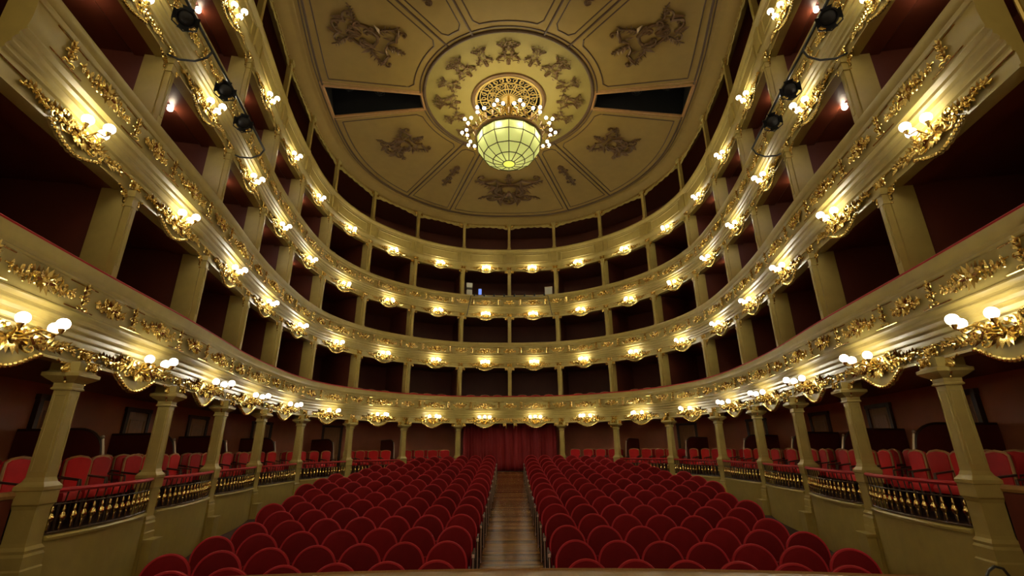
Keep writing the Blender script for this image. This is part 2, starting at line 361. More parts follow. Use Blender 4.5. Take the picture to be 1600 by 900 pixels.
for k in range(4):
    zb, sc = ZB[k], (ZT[k] - ZB[k]) / 1.15
    prof = PROF if k < 3 else PROF4
    mb = MB(); sweep(mb, [(o, zb + z * sc) for o, z in prof])
    fr = tag(obj('balcony_front', mb.mesh('balcony_front', 'cream', True)), f'curved cream and gilt front of the {TIER[k]} balcony, running round the hall', 'balcony')
    fronts.append(fr)
    zt = ZT[k]; fo = .215 if k < 3 else .175
    mb = MB(); cap_h = .05 if k == 0 else .012
    sweep(mb, [(fo - (.01 if k == 0 else .09), zt - .005), (fo - (.005 if k == 0 else .10), zt + cap_h * .6), (fo - (.03 if k == 0 else .12), zt + cap_h), (fo - .22, zt + cap_h), (fo - .25, zt - .005)])
    v = obj('velvet_cap', mb.mesh('velvet_cap', 'rail_red', True), fr); v['label'] = 'red velvet padding on the ledge'
    if k < 3:
        for o_, z_ in ((PB, .60), (PB - .004, .905)):        # thin gilt beads broken at the sprays
            for b in range(-9, 9):
                for f0, f1 in ((.12, .33), (.67, .88)):
                    obj('gilt_bead', MB().tube([Q(u, o_, zb + z_ * sc) for u in np.linspace(b + f0, b + f1, 5)], .009, 5).mesh('gilt_bead', 'gold', True), fr)
        obj('gilt_bead', MB().tube([Q(u, .05, zb + .205 * sc) for u in urange(-9, 9, 10)], .010, 5).mesh('gilt_bead', 'gold', True), fr)
    for b in range(-9, 9):
        u = b + .5; rz = RZ(u); odd = (b * 7 + k * 3) % 3
        s = 1.12 if k == 0 else (1.0 if k < 3 else .92)
        fz = zb + .115 * sc
        o = obj('cartouche', CART_BIG if k == 0 else CART[odd], fr, Q(u, .05, fz), rz, scale=(s, s, s))
        obj('lace_plate', PLATE_BIG if k == 0 else PLATE, fr, Q(u, .045, fz), rz, scale=(s, s, s))
        if k < 3:
            obj('spray', SPRAY[odd % 2], fr, Q(u, PO, zb + .74 * sc), rz, scale=(1.1, 1, 1.3))
            for q in (.22, .78):
                obj('drop', UPR, fr, Q(b + q, PO, zb + .75 * sc), RZ(b + q), scale=(.62, .8, .62))
        else:                                                # rectangular panels of the gallery front
            for (f0, f1, z0, z1) in ((.14, .86, .46, .84),):
                path = [Q(x, P4O, zb + z0 * sc) for x in np.linspace(b + f0, b + f1, 9)] + [Q(x, P4O, zb + z1 * sc) for x in np.linspace(b + f1, b + f0, 9)]
                obj('panel_frame', MB().tube(path, .026, 5, loop=True).mesh('panel_frame', 'cream', True), fr)
    for c in range(-8, 9):
        rz = RZ(c)
        for sx in (-1, 1):
            o = obj('corner_bracket', BRK, fr, Q(c, .045, zb + .005), rz, scale=(sx * (1.0 if k else 1.1), 1, 1.0))
            # step sideways so the bracket starts at the post's edge
            p = Vector(Q(c, .045, zb + .005)); p += Vector((math.cos(rz), math.sin(rz), 0)) * sx * (.085 if k else .17); o.location = p
        obj('column_ornament', CAPO, fr, Q(c, .055, zb + .12 * sc), rz, scale=(.85, 1, .85))
        if k < 3:
            obj('spray', SPRAY_COL[c % 2], fr, Q(c, PO, zb + .75 * sc), rz, scale=(1.0, 1, 1.15))
        else:
            obj('pilaster_block', MB().box((0, 0, 0), (.26, .05, .54 * sc)).mesh('pilaster_block', 'cream'), fr, Q(c, P4O + .03, zb + .65 * sc), rz)

# ================================================================== WALL LAMPS
globe_me = MB().sphere((0, 0, 0), .062, 16, 10).mesh('globe', 'globe', True)
LAMP = [(.23, .25, .22, .13), (.15, .15, .15, .13), (.15, .15, .15, .03), (.14, .14, .14, .0)]   # spread, reach, front, height of the globes
def bracket_mesh(sx, y0, fy, gz):
    m = MB()
    for x, yy in ((-sx, y0), (sx, y0), (0, y0 + fy)):
        m.tube([(0, .01, -.02), (x * .25, yy * .3, -.05 + gz * .3), (x * .6, yy * .62, gz - .07), (x * .9, yy * .93, gz - .12), (x, yy, gz - .10)], [.016, .015, .013, .012, .012], 6)
        m.lathe([(.012, -.11), (.030, -.08), (.036, -.055), (.02, -.05)], (x, yy, gz), 8)
    m.sphere((0, .02, -.02), .05, 8, 6); m.sphere((0, .06, -.05), .03, 6, 5); return m
BRA = [bracket_mesh(*l).mesh('lamp_bracket', 'gold', True) for l in LAMP]
glight = bpy.data.lights.new('globe_light', 'POINT'); glight.energy = GLOBE_W; glight.color = WARM; glight.shadow_soft_size = .065
blight = bpy.data.lights.new('bulb_light', 'POINT'); blight.energy = BULB_W; blight.color = WARM2; blight.shadow_soft_size = .053
xlight = bpy.data.lights.new('box_light', 'POINT'); xlight.energy = BOX_W; xlight.color = (1, .8, .55); xlight.shadow_soft_size = .05
def light(name, data, parent, loc):
    o = bpy.data.objects.new(name, data); COL.objects.link(o); o.parent = parent; o.location = loc; return o
for k in range(4):
    sc = (ZT[k] - ZB[k]) / 1.15
    for b in range(-9, 9):
        u = b + .5
        t = thing('wall_lamp', f'three-globe gilt lamp on the {TIER[k]} balcony front, {bayord(u)} from the stage, {side(u)} side', 'lamp', Q(u, .07, ZB[k] + .13 * sc), RZ(u), 'three-globe lamps on the balcony fronts')
        sx, y0, fy, gz = LAMP[k]
        obj('bracket', BRA[k], t)
        for x, yy in ((-sx, y0), (sx, y0), (0, y0 + fy)):
            obj('globe', globe_me, t, (x, yy, gz)); light('globe_light', glight, t, (x, yy, gz))

# ================================================================== POSTS AND COLUMNS
def post_mesh(h, slim=False):
    m = MB()
    if slim:
        m.box((0, 0, h / 2), (.13, .13, h)).box((0, 0, .06), (.18, .18, .12)).box((0, 0, h - .10), (.18, .18, .06)).box((0, 0, h - .04), (.22, .2, .08))
    else:
        m.box((0, -.16, h / 2), (.17, .34, h))
    return m
def post_front(h):
    m = MB()
    m.box((0, .0, h / 2), (.115, .10, h)).box((0, 0, .035), (.15, .13, .07)).box((0, 0, h - .24), (.15, .13, .03)).box((0, 0, h - .05), (.16, .14, .10))
    m.box((0, .045, h / 2), (.06, .03, h * .66)); return m
for k in range(4):
    z0 = ZT[k] - .01; z1 = (ZB[k + 1] + .02) if k < 3 else ZCEIL0 + .02
    h = z1 - z0
    body = post_mesh(h, k == 3).mesh('post_body', 'cream'); frontm = post_front(h).mesh('post_front', 'cream')
    for c in range(-8, 9):
        if c == 0: lab = f'cream post in the middle of the {TIER[k]} balcony, straight above the curtain'
        else: lab = f'cream post on the {TIER[k]} balcony, {ORD[9 - abs(c)]} from the stage, {side(c)} side'
        t = thing('box_post', lab, 'post', Q(c, .05 if k < 3 else .06, z0), RZ(c), 'posts between the boxes')
        obj('body', body, t)
        if k < 3: obj('pilaster', frontm, t, (0, .045, 0))
# radial partitions of tiers 1..3 (dark red above the balcony floors)
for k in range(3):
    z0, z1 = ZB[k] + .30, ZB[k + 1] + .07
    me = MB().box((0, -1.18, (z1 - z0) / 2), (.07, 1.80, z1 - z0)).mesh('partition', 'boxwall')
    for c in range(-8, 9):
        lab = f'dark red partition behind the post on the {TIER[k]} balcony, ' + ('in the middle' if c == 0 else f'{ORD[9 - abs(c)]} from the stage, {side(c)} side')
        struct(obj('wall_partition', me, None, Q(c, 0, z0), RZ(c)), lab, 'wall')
# gallery back: dark screen wall
# ground columns
hz = ZB[0]
def sq(m, prof):
    m.rings([[(a * w_, b * w_, z) for a, b in ((-1, -1), (1, -1), (1, 1), (-1, 1))] for w_, z in prof])
SH0, SH1 = 1.80, 2.86
ped = MB(); sq(ped, [(.17, 0), (.17, .88), (.16, .90), (.16, 1.02), (.145, 1.05), (.15, 1.08), (.125, 1.12), (.12, 1.16), (.12, 1.50), (.13, 1.54), (.145, 1.56), (.145, 1.70), (.155, 1.71), (.155, 1.75), (.14, 1.77), (.115, 1.80)])
shaft = MB(); sq(shaft, [(.115, SH0), (.098, SH0 + .05), (.090, SH1 - .02), (.090, SH1)])
def panel_lines():
    m = MB()
    for q in range(4):
        ca, sa = math.cos(q * PI / 2), math.sin(q * PI / 2)
        def tr(x, y, z): return (ca * x - sa * y, sa * x + ca * y, z)
        path = [tr(-.066, .097, SH0 + .12), tr(.066, .097, SH0 + .12), tr(.060, .092, SH1 - .06), tr(-.060, .092, SH1 - .06)]
        m.tube(path, .006, 4, loop=True)
    return m
capm = MB(); sq(capm, [(.090, SH1), (.115, SH1 + .01), (.115, SH1 + .03), (.105, SH1 + .04), (.105, SH1 + .09), (.13, SH1 + .11), (.16, SH1 + .13), (.205, SH1 + .17), (.205, SH1 + .21), (.18, SH1 + .22), (.16, SH1 + .24), (.16, hz + .02)])
ped_me, shaft_me, lines_me, cap_me = ped.mesh('pedestal', 'cream'), shaft.mesh('shaft', 'cream'), panel_lines().mesh('shaft_panel_bead', 'cream'), capm.mesh('capital', 'cream')
for c in list(range(-8, 0)) + list(range(1, 9)):
    t = thing('column', f'cream square column of the ground boxes, {ORD[9 - abs(c)]} from the stage, {side(c)} side', 'column', Q(c, 0, 0), RZ(c), 'columns under the lowest balcony')
    obj('pedestal', ped_me, t); s_ = obj('shaft', shaft_me, t); obj('panel_bead', lines_me, s_); obj('capital', cap_me, t)
    obj('capital_ornament', CAPO, t, (0, .165, hz - .03), 0, scale=(.7, 1, .7))

# ================================================================== GROUND BOXES: low walls, balustrades, partitions, doors, chairs
def woff(f): return .06 + .19 * math.sin(PI * f) ** .7
RIM = 1.19
iron_me = MB().tube([(0, 0, 0), (0, 0.012, .10), (0, -.012, .30), (0, 0, .47)], .009, 5).mesh('baluster', 'iron', True)
bulb_me = MB().lathe([(.008, .03), (.014, .05), (.010, .075), (.016, .095), (.012, .115), (.034, .15), (.038, .175), (.028, .20), (.013, .225), (.018, .25), (.012, .275), (.008, .30)], (0, 0, 0), 10).mesh('brass_vase', 'brass', True)
blocks = MB().box((0, 0, .30), (.30, .20, .78)).box((0, 0, .70), (.34, .24, .04)).mesh('plinth', 'cream')
for c in [q for q in range(-8, 9) if q != 0 and abs(q) < 8]:
    o = obj('wall_plinth', blocks, None, Q(c, .20, .07), RZ(c)); struct(o, f'small cream plinth before the ground column, {ORD[9 - abs(c)]} from the stage, {side(c)} side', 'plinth')
for b in [q for q in range(-8, 8) if q not in (-1, 0)]:
    u = b + .5; fs = np.linspace(.06, .94, 15)
    mb = MB(); mb.rings([[Q(b + f, woff(f), 0), Q(b + f, woff(f), RIM - .03), Q(b + f, woff(f) - .12, RIM - .03), Q(b + f, woff(f) - .12, 0)] for f in fs])
    wl = struct(obj('wall_box_front', mb.mesh('wall_box_front', 'cream')), f'bowed cream low wall of the {bayord(u)} ground box from the stage, {side(u)} side', 'wall')
    mb = MB(); mb.rings([[Q(b + f, woff(f) + .03, RIM - .05), Q(b + f, woff(f) + .035, RIM - .02), Q(b + f, woff(f) + .01, RIM), Q(b + f, woff(f) - .12, RIM), Q(b + f, woff(f) - .12, RIM - .05)] for f in fs])
    obj('coping', mb.mesh('coping', 'cream', True), wl)
    mb = MB(); mb.rings([[Q(b + f, -.02, 0), Q(b + f, -.02, RIM - .1), Q(b + f, -.06, RIM - .1), Q(b + f, -.06, 0)] for f in np.linspace(0, 1, 8)])
    obj('recess', mb.mesh('wall_recess', 'cream'), wl)
    t = thing('balustrade', f'iron balustrade with brass vases and red rail, {bayord(u)} ground box from the stage, {side(u)} side', 'balustrade', (0, 0, 0), 0, 'balustrades of the ground boxes')
    path = lambda z, fa=.03, fb=.97: [Q(b + f, woff(f) - .02, z) for f in np.linspace(fa, fb, 15)]
    o = obj('handrail', MB().tube(path(1.69), .036, 8, flat=.8).mesh('handrail', 'rail_red', True), t)
    obj('lower_rail', MB().tube(path(1.215), .014, 5).mesh('lower_rail', 'iron', True), t)
    obj('middle_rail', MB().tube(path(1.53), .008, 5).mesh('middle_rail', 'iron', True), t)
    n = max(10, int(baylen(u) / .155))
    for i in range(n):
        f = .07 + .86 * i / (n - 1)
        bo = obj('baluster', iron_me, t, Q(b + f, woff(f) - .02, 1.21), RZ(b + f)); obj('brass_vase', bulb_me, bo)
# first bay next to the stage: dark panelled box with a curved wooden rail
for s in (-1, 1):
    b = -9 if s < 0 else 8
    mb = MB(); us = np.linspace(b + .06, b + .94, 9)
    mb.rings([[Q(u, -.12, 0), Q(u, -.12, 1.62), Q(u, -.2, 1.62), Q(u, -.2, 0)] for u in us])
    wl = struct(obj('wall_stage_box', mb.mesh('wall_stage_box', 'partition')), f'dark red panel of the stage box on the {"left" if s < 0 else "right"}', 'wall')
    obj('rail', MB().tube([Q(u, -.15, 1.66 + .10 * (abs(u) - 8) ** 2) for u in us], .045, 8).mesh('stage_box_rail', 'gilt_wood', True), wl)

# half-height partitions with rounded tops, pale rods
out = [(-2.08, 0)] + [(-2.08, 1.32), (-1.20, 1.34)] + [(-1.20 + .38 * math.sin(a), .96 + .38 * math.cos(a)) for a in np.linspace(0.15, PI / 2, 9)] + [(-.80, 0)]
pm = MB()
n = len(out); pm.add([(x, p[0], p[1]) for x in (-.03, .03) for p in out], [tuple(range(n)), tuple(range(2 * n - 1, n - 1, -1))] + [(i, n + i, n + (i + 1) % n, (i + 1) % n) for i in range(n)])
part_me = pm.mesh('half_partition', 'partition')
trim_me = MB().tube([(0, p[0], p[1] + .012) for p in out[1:-1]], .03, 6).mesh('partition_capping', 'darkwood', True)
rod_me = MB().tube([(0, -.74, .60), (0, -.78, .95), (0, -.84, 1.20)], [.024, .022, .020], 6).sphere((0, -.85, 1.23), .032, 8, 6).mesh('partition_rod', 'steel', True)
for c in list(range(-8, -1)) + list(range(2, 9)):
    t = thing('box_divider', f'low dark red divider with rounded top behind the ground column, {ORD[9 - abs(c)]} from stage, {side(c)}', 'divider', Q(c, 0, BOXF), RZ(c), 'dividers of the ground boxes')
    obj('panel', part_me, t); obj('capping', trim_me, t); obj('rod', rod_me, t)
# doors of the ground boxes
leafm = MB().box((0, 0, .92), (.72, .04, 1.84)).mesh('door_leaf', 'door')
pan = MB()
for zc_, hh in ((.40, .56), (1.24, .88)):
    pan.tube([(-.26, .025, zc_ - hh / 2), (.26, .025, zc_ - hh / 2), (.26, .025, zc_ + hh / 2), (-.26, .025, zc_ + hh / 2)], .012, 4, loop=True)
pan_me = pan.mesh('door_panels', 'door')
frm = MB().box((-.41, 0, .94), (.10, .09, 1.88)).box((.41, 0, .94), (.10, .09, 1.88)).box((0, 0, 1.90), (.96, .10, .09)).mesh('door_frame', 'darkwood')
hnd = MB().sphere((.30, .05, .80), .025, 8, 6).mesh('door_handle', 'brass', True)
nd = 0
for b in [q for q in range(-9, 9) if abs(q + .5) > 1.6]:
    u = b + .5; nd += 1
    o = obj(f'door_{nd}', leafm, None, Q(u + (.24 if u > 0 else -.24), -2.07, BOXF), RZ(u)); struct(o, f'brown wooden door at the back of the {bayord(u)} ground box, {side(u)} side', 'door')
    obj('panel_moulding', pan_me, o); obj('frame', frm, o); obj('handle', hnd, o)

# upholstered chairs of the boxes
def chair_parts():
    seat = MB(); seat.rings([[(a * .22 * k, -.02 + b_ * .21 * k, z) for a, b_ in ((-1, -1), (1, -1), (1, 1), (-1, 1))] for k, z in ((.98, .38), (1, .41), (1, .45), (.9, .485))])
    o = [(-.20, .48), (-.225, .80), (-.22, .88), (-.16, .915), (0, .935), (.16, .915), (.22, .88), (.225, .80), (.20, .48)]
    back = MB(); ins = [(x * .90, .70 + (z - .70) * .90) for x, z in o]
    back.rings([[(x, -.22, z) for x, z in o], [(x, -.175, z) for x, z in o], [(x * .93, -.15, .70 + (z - .70) * .93) for x, z in o]])
    fr_ = MB().tube([(x, -.175, z) for x, z in o], .018, 6)
    legs = [MB().tube([(x, y_, 0), (x * .97, y_ * .95, .38)], [.016, .024], 6) for x, y_ in ((-.19, .16), (.19, .16), (-.19, -.20), (.19, -.20))]
    arms = [MB().tube([(s * .215, .12, .42), (s * .235, .10, .62), (s * .235, -.18, .66)], .016, 6) for s in (-1, 1)]
    return (seat.mesh('chair_seat', 'box_red', True), back.mesh('chair_back', 'box_red', True), fr_.mesh('chair_back_frame', 'gilt_wood', True), [l.mesh('chair_leg', 'darkwood') for l in legs], [a.mesh('chair_arm', 'darkwood', True) for a in arms])
CH = chair_parts()
def chair(label, group, loc, rz, full=True):
    t = thing('box_chair', label, 'chair', loc, rz, group)
    obj('seat', CH[0], t); obj('backrest', CH[1], t); obj('back_frame', CH[2], t)
    if full:
        for l in CH[3]: obj('leg', l, t)
        for a in CH[4]: obj('armrest', a, t)
rng = random.Random(5)
for b in [q for q in range(-9, 9) if q not in (-1, 0)]:
    u = b + .5
    for row, (off, n) in enumerate(((-.38, 4), (-1.05, 3))):
        L = baylen(u); rowname = ('front', 'rear')[row]
        order = range(n) if u > 0 else range(n - 1, -1, -1)
        for i in range(n):
            f = .5 + (i - (n - 1) / 2) * (.54 / L)
            if row == 1: f += .09
            if abs(u) > 8 and (row == 1): continue
            idx = (n - i) if u > 0 else (i + 1)
            chair(f'red box chair, {ORD[idx]} of the {rowname} row, {bayord(u)} ground box from stage, {side(u)}', 'red chairs in the ground boxes', Q(b + f, off, BOXF), RZ(b + f) + rng.uniform(-.12, .12))
for b in range(-4, 4):
    u = b + .5; L = baylen(u)
    for i in range(3):
        f = .5 + (i - 1) * (.60 / L) + rng.uniform(-.012, .012); idx = (3 - i) if u > 0 else (i + 1)
        chair(f'red chair behind the lowest balcony ledge, {ORD[idx]} in the {bayord(u)} box from stage, {side(u)}', 'red chairs on the lowest balcony', Q(b + f, -.42, ZB[0] + .39), RZ(b + f) + rng.uniform(-.1, .1))

# curtain in the middle entrance
mb = MB(); rows = []
for z in np.linspace(0, 1, 9):
    r = []
    for i in range(181):
        x = -2.15 + 4.3 * i / 180
        amp = .085 * (1 - .3 * z)
        r.append((x, 22.55 - .03 * x * x + amp * math.sin(x * 13 + 1.4 * math.sin(x * 2.3)) + .02 * math.sin(x * 47 + z * 2), BOXF + .01 + z * (ZB[0] - BOXF - .02)))
    rows.append(r)
nn = 181; mb.add([p for r in rows for p in r] , [(j * nn + i, j * nn + i + 1, (j + 1) * nn + i + 1, (j + 1) * nn + i) for j in range(8) for i in range(nn - 1)])
cu = tag(obj('curtain', mb.mesh('curtain', 'curtain', True)), 'red velvet curtain closing the middle entrance at the end of the aisle', 'curtain')
md = cu.modifiers.new('thickness', 'SOLIDIFY'); md.thickness = .01
obj('curtain_rod', MB().tube([(-2.2, 22.40, ZB[0] - .02), (0, 22.55, ZB[0] - .02), (2.2, 22.40, ZB[0] - .02)], .02, 6).mesh('curtain_rod', 'darkwood'), cu)

# ================================================================== STALLS SEATS
def seat_parts():
    W = .262
    o = [(-.235, .36), (-W, .50), (-W, .66)] + [(-W * math.cos(a), .66 + .265 * math.sin(a)) for a in np.linspace(.12, PI - .12, 19)] + [(W, .66), (W, .50), (.235, .36)]
    cx_, cz_ = 0, .62
    def ins(k): return [(x * k, cz_ + (z - cz_) * k) for x, z in o]
    tilt = lambda y, z: y + (z - .4) * .16
    back = MB(); back.rings([[(x, tilt(.06, z), z) for x, z in ins(.96)], [(x, tilt(.045, z), z) for x, z in o], [(x, tilt(-.01, z), z) for x, z in o], [(x, tilt(-.03, z), z) for x, z in ins(.95)], [(x, tilt(-.05, z), z) for x, z in ins(.70)], [(x, tilt(-.055, z), z) for x, z in ins(.3)]])
    pip = MB().tube([(x, tilt(-.018, z), z) for x, z in ins(.985)], .017, 6)
    cush = MB(); cush.rings([[(a * .225 * k, y_, z) for a, z in ((-1, .36), (-.98, .47), (-.8, .56), (.8, .56), (.98, .47), (1, .36))] for k, y_ in ((.92, -.13), (1, -.10), (1, -.03))])
    arm = MB().box((0, -.10, .58), (.03, .36, .035)).box((0, 0.0, .42), (.022, .10, .30)); arm.box((0, .02, .13), (.03, .06, .26)).box((0, .0, .012), (.05, .30, .024))
    end = MB().box((0, -.06, .32), (.022, .40, .60)).mesh('seat_end_panel', 'darkwood'); tip = MB().box((0, -.27, .592), (.035, .05, .04)).box((0, -.268, .30), (.012, .012, .56)).mesh('arm_tip', 'armtip')
    return back.mesh('seat_back', 'velvet', True), pip.mesh('seat_piping', 'velvet_rim', True), cush.mesh('seat_cushion', 'velvet', True), arm.mesh('seat_arm', 'darkwood'), end, tip
ST = seat_parts()
RARC = 15.0
rows_y = [5.9 + .9 * k + .007 * k * k for k in range(15)]
hx = np.array([P(u)[0] for u in np.linspace(0, 9, 91)]); hy = np.array([P(u)[1] for u in np.linspace(0, 9, 91)])
def wall_x(yv): return float(np.interp(yv, hy[::-1], hx[::-1]))
nseat = 0
for k, yr in enumerate(rows_y):
    for s in (-1, 1):
        i = 0
        while True:
            a = (.84 + .548 * i) / RARC; x = RARC * math.sin(a); yy = yr - RARC * (1 - math.cos(a))
            if i > 11 or x > min(wall_x(yy + .3), wall_x(yy)) - float(np.interp(yy, [5, 11, 15, 17, 19.5], [1.6, 1.6, 1.9, 2.0, 1.7])) + (.2 if k == 1 else 0): break
            zf = floor_z(yy)
            t = thing('stalls_seat', f'red velvet stalls seat, {ORD[k + 1]} row from the stage, {ORD[i + 1]} seat {"left" if s < 0 else "right"} of the aisle', 'seat', (s * x, yy, zf), -s * a if True else 0, 'red stalls seats')
            t.rotation_euler = (0, 0, s * -a)
            obj('backrest', ST[0], t); obj('piping', ST[1], t); obj('seat_cushion', ST[2], t)
            obj('armrest', ST[3], t, (-s * .273, 0, 0))
            if i == 0:
                obj('end_panel', ST[4], t, (-s * .295, 0, 0)); obj('arm_tip', ST[5], t, (-s * .285, 0, 0))
            i += 1; nseat += 1
print('stalls seats', nseat)

# ================================================================== CEILING
CY = 12.95; R_RING, R_ROSE = 2.85, 1.18
loop = np.array([Q(u, .42)[:2] for u in urange(-9, 9, 16)]); loop = np.vstack([loop, [[4.8, 3.4], [-4.8, 3.4]]])
def rb(az):                                                 # boundary radius; az from the stage direction, + = right
    d = np.array([math.sin(az), -math.cos(az)]); best = 99
    c = np.array([0, CY])
    for i in range(len(loop)):
        a, b = loop[i] - c, loop[(i + 1) % len(loop)] - c; e = b - a
        den = d[0] * e[1] - d[1] * e[0]
        if abs(den) < 1e-9: continue
        t = (a[0] * e[1] - a[1] * e[0]) / den; q = (a[0] * d[1] - a[1] * d[0]) / den
        if t > 0 and 0 <= q <= 1: best = min(best, t)
    return best
OP0, OP1 = math.radians(83), math.radians(97)
azs = sorted(set([round(math.radians(a), 6) for a in range(-180, 180, 3)] + [round(s * x, 6) for s in (-1, 1) for x in (OP0, OP1)]))
def pol(az, r, z): return (r * math.sin(az), CY - r * math.cos(az), z)
def inop(a): return OP0 - 1e-4 <= abs(a) <= OP1 + 1e-4
RB = {a: rb(a) for a in azs}
mb = MB(); m2 = MB(); n = len(azs)
for i in range(n):
    a, b = azs[i], azs[(i + 1) % n]
    for j in range(4):
        ra = [R_ROSE, R_RING, R_RING + .1, RB[a] - .30, RB[a] + .02][j:j + 2]; rbb = [R_ROSE, R_RING, R_RING + .1, RB[b] - .30, RB[b] + .02][j:j + 2]
        if j == 2 and inop(a) and inop(b): continue
        tgt = m2 if j == 0 else mb
        tgt.add([pol(a, ra[0], ZCEIL), pol(a, ra[1], ZCEIL), pol(b, rbb[1], ZCEIL), pol(b, rbb[0], ZCEIL)], [(0, 1, 2, 3)])
        tgt.add([pol(a, ra[0], ZCEIL + .06), pol(a, ra[1], ZCEIL + .06), pol(b, rbb[1], ZCEIL + .06), pol(b, rbb[0], ZCEIL + .06)], [(0, 1, 2, 3)])
ceil = struct(obj('ceiling', mb.mesh('ceiling', 'plaster')), 'ochre panelled plaster ceiling with brown mouldings and scrolled reliefs', 'ceiling')
obj('centre_ring', m2.mesh('ceiling_centre_ring', 'plaster_ring'), ceil)
# cove and edge moulding
mb = MB(); sweep(mb, [(-.10, ZCEIL + .1), (-.10, ZCEIL0 + .02), (-.10, ZCEIL0 - .04), (.07, ZCEIL0 - .04), (.09, ZCEIL0 + .0), (.07, ZCEIL0 + .03), (.14, ZCEIL0 + .06), (.25, ZCEIL0 + .12), (.34, ZCEIL0 + .18), (.40, ZCEIL - .02), (.46, ZCEIL - .03), (.50, ZCEIL - .01), (.50, ZCEIL + .1)])
obj('cove', mb.mesh('ceiling_cove', 'plaster', True), ceil)
mb = MB(); sweep(mb, [(-.10, ZCEIL0 + .10), (-2.1, ZCEIL0 + .22), (-2.1, ZCEIL0 + .30), (-.10, ZCEIL0 + .2)])
struct(obj('ceiling_gallery', mb.mesh('ceiling_gallery', 'boxceil')), 'dark ceiling over the top balcony behind the slim posts', 'ceiling')
def circ(r, n=96): return [pol(2 * PI * i / n, r, ZCEIL) for i in range(n)]
obj('ring_moulding', MB().tube(circ(R_RING), .055, 8, loop=True).mesh('ring_moulding', 'moulding', True), ceil)
obj('ring_moulding', MB().tube(circ(R_RING + .14), .025, 6, loop=True).mesh('ring_moulding', 'moulding', True), ceil)
obj('ring_moulding', MB().tube(circ(R_ROSE + .04, 64), .075, 8, loop=True).mesh('ring_moulding', 'relief', True), ceil)
obj('border_moulding', MB().tube([Q(u, .72, ZCEIL) for u in urange(-8.8, 8.8, 12)], .035, 6).mesh('border_moulding', 'moulding', True), ceil)
obj('border_moulding', MB().tube([Q(u, .62, ZCEIL) for u in urange(-8.8, 8.8, 12)], .018, 6).mesh('border_moulding', 'moulding', True), ceil)
def rbi(a): return rb(a) - .30
D = math.radians
for s in (-1, 1):
    for dg in (21, 38, 143, 159):
        a = s * D(dg); obj('rib', MB().tube([pol(a, r, ZCEIL) for r in np.linspace(R_RING, rbi(a), 5)], .035, 6).mesh('ceiling_rib', 'moulding', True), ceil)
def panel(a0, a1, r0, gap, cut=.16):
    n_ = max(4, int(abs(a1 - a0) / D(3)))
    inner = []; outer = []
    for i in range(n_ + 1):
        t = i / n_
        ga = gap / r0; inner.append((a0 + ga + (a1 - a0 - 2 * ga) * t, r0))
    for i in range(n_ * 2 + 1):
        t = i / (n_ * 2); rr = rb((a0 + a1) / 2) - .5; ga = gap / rr
        a = a0 + ga + (a1 - a0 - 2 * ga) * t; outer.append((a, rb(a) - .30 - gap - .08))
    path = []
    ia = [x for x in inner]; 
    path += [pol(ia[0][0], r0 + cut, ZCEIL)] + [pol(a, r0, ZCEIL) for a, r in ia[1:-1]] + [pol(ia[-1][0], r0 + cut, ZCEIL)]
    path += [pol(a, r, ZCEIL) for a, r in reversed(outer)]
    # resample densely so that the tube keeps its width at the corners
    P_ = []
    for i in range(len(path)):
        a, b = np.array(path[i]), np.array(path[(i + 1) % len(path)])
        for t in (0, .04, .5, .96): P_.append(a + (b - a) * t)
    obj('panel_moulding', MB().tube(P_, .022, 5, loop=True).mesh('panel_moulding', 'moulding', True), ceil)
panel(D(-21), D(21), R_RING + .32, .2); panel(D(159), D(201), R_RING + .32, .2)
for s in (-1, 1):
    for a0, a1 in ((21, 38), (38, 81.5), (98.5, 143), (143, 159)):
        lo, hi = sorted((s * D(a0), s * D(a1))); panel(lo, hi, R_RING + .34, .17)
# the two dark openings: gilt frames and the black lighting slot above
for s in (-1, 1):
    mb = MB(); c4 = [(s * OP0, R_RING + .1), (s * OP0, rb(s * OP0) - .30), (s * OP1, rb(s * OP1) - .30), (s * OP1, R_RING + .1)]
    lo = [pol(a, r, ZCEIL + .05) for a, r in c4]; hi = [pol(a, r + (.3 if i in (1, 2) else -.2), ZCEIL + 1.6) for i, (a, r) in enumerate(c4)]
    mb.add(lo + hi, [(0, 1, 5, 4), (1, 2, 6, 5), (2, 3, 7, 6), (3, 0, 4, 7), (4, 5, 6, 7)])
    sl = obj('lighting_slot', mb.mesh('lighting_slot', 'void'), ceil); sl['label'] = 'black wedge-shaped lighting slot in the ceiling'
    P_ = []
    for i in range(4):
        a, b = np.array(pol(*c4[i], ZCEIL)), np.array(pol(*c4[(i + 1) % 4], ZCEIL))
        for t in (0, .03, .35, .65, .97): P_.append(a + (b - a) * t)
    obj('slot_frame', MB().tube(P_, .05, 6, loop=True).mesh('slot_frame', 'gilt_wood', True), ceil)
    P2 = [p + (p - np.array([s * 4.6, CY, ZCEIL])) * np.array([.03, .22, 0]) for p in P_]
    obj('slot_frame', MB().tube(P2, .022, 6, loop=True).mesh('slot_frame', 'gilt_wood', True), ceil)
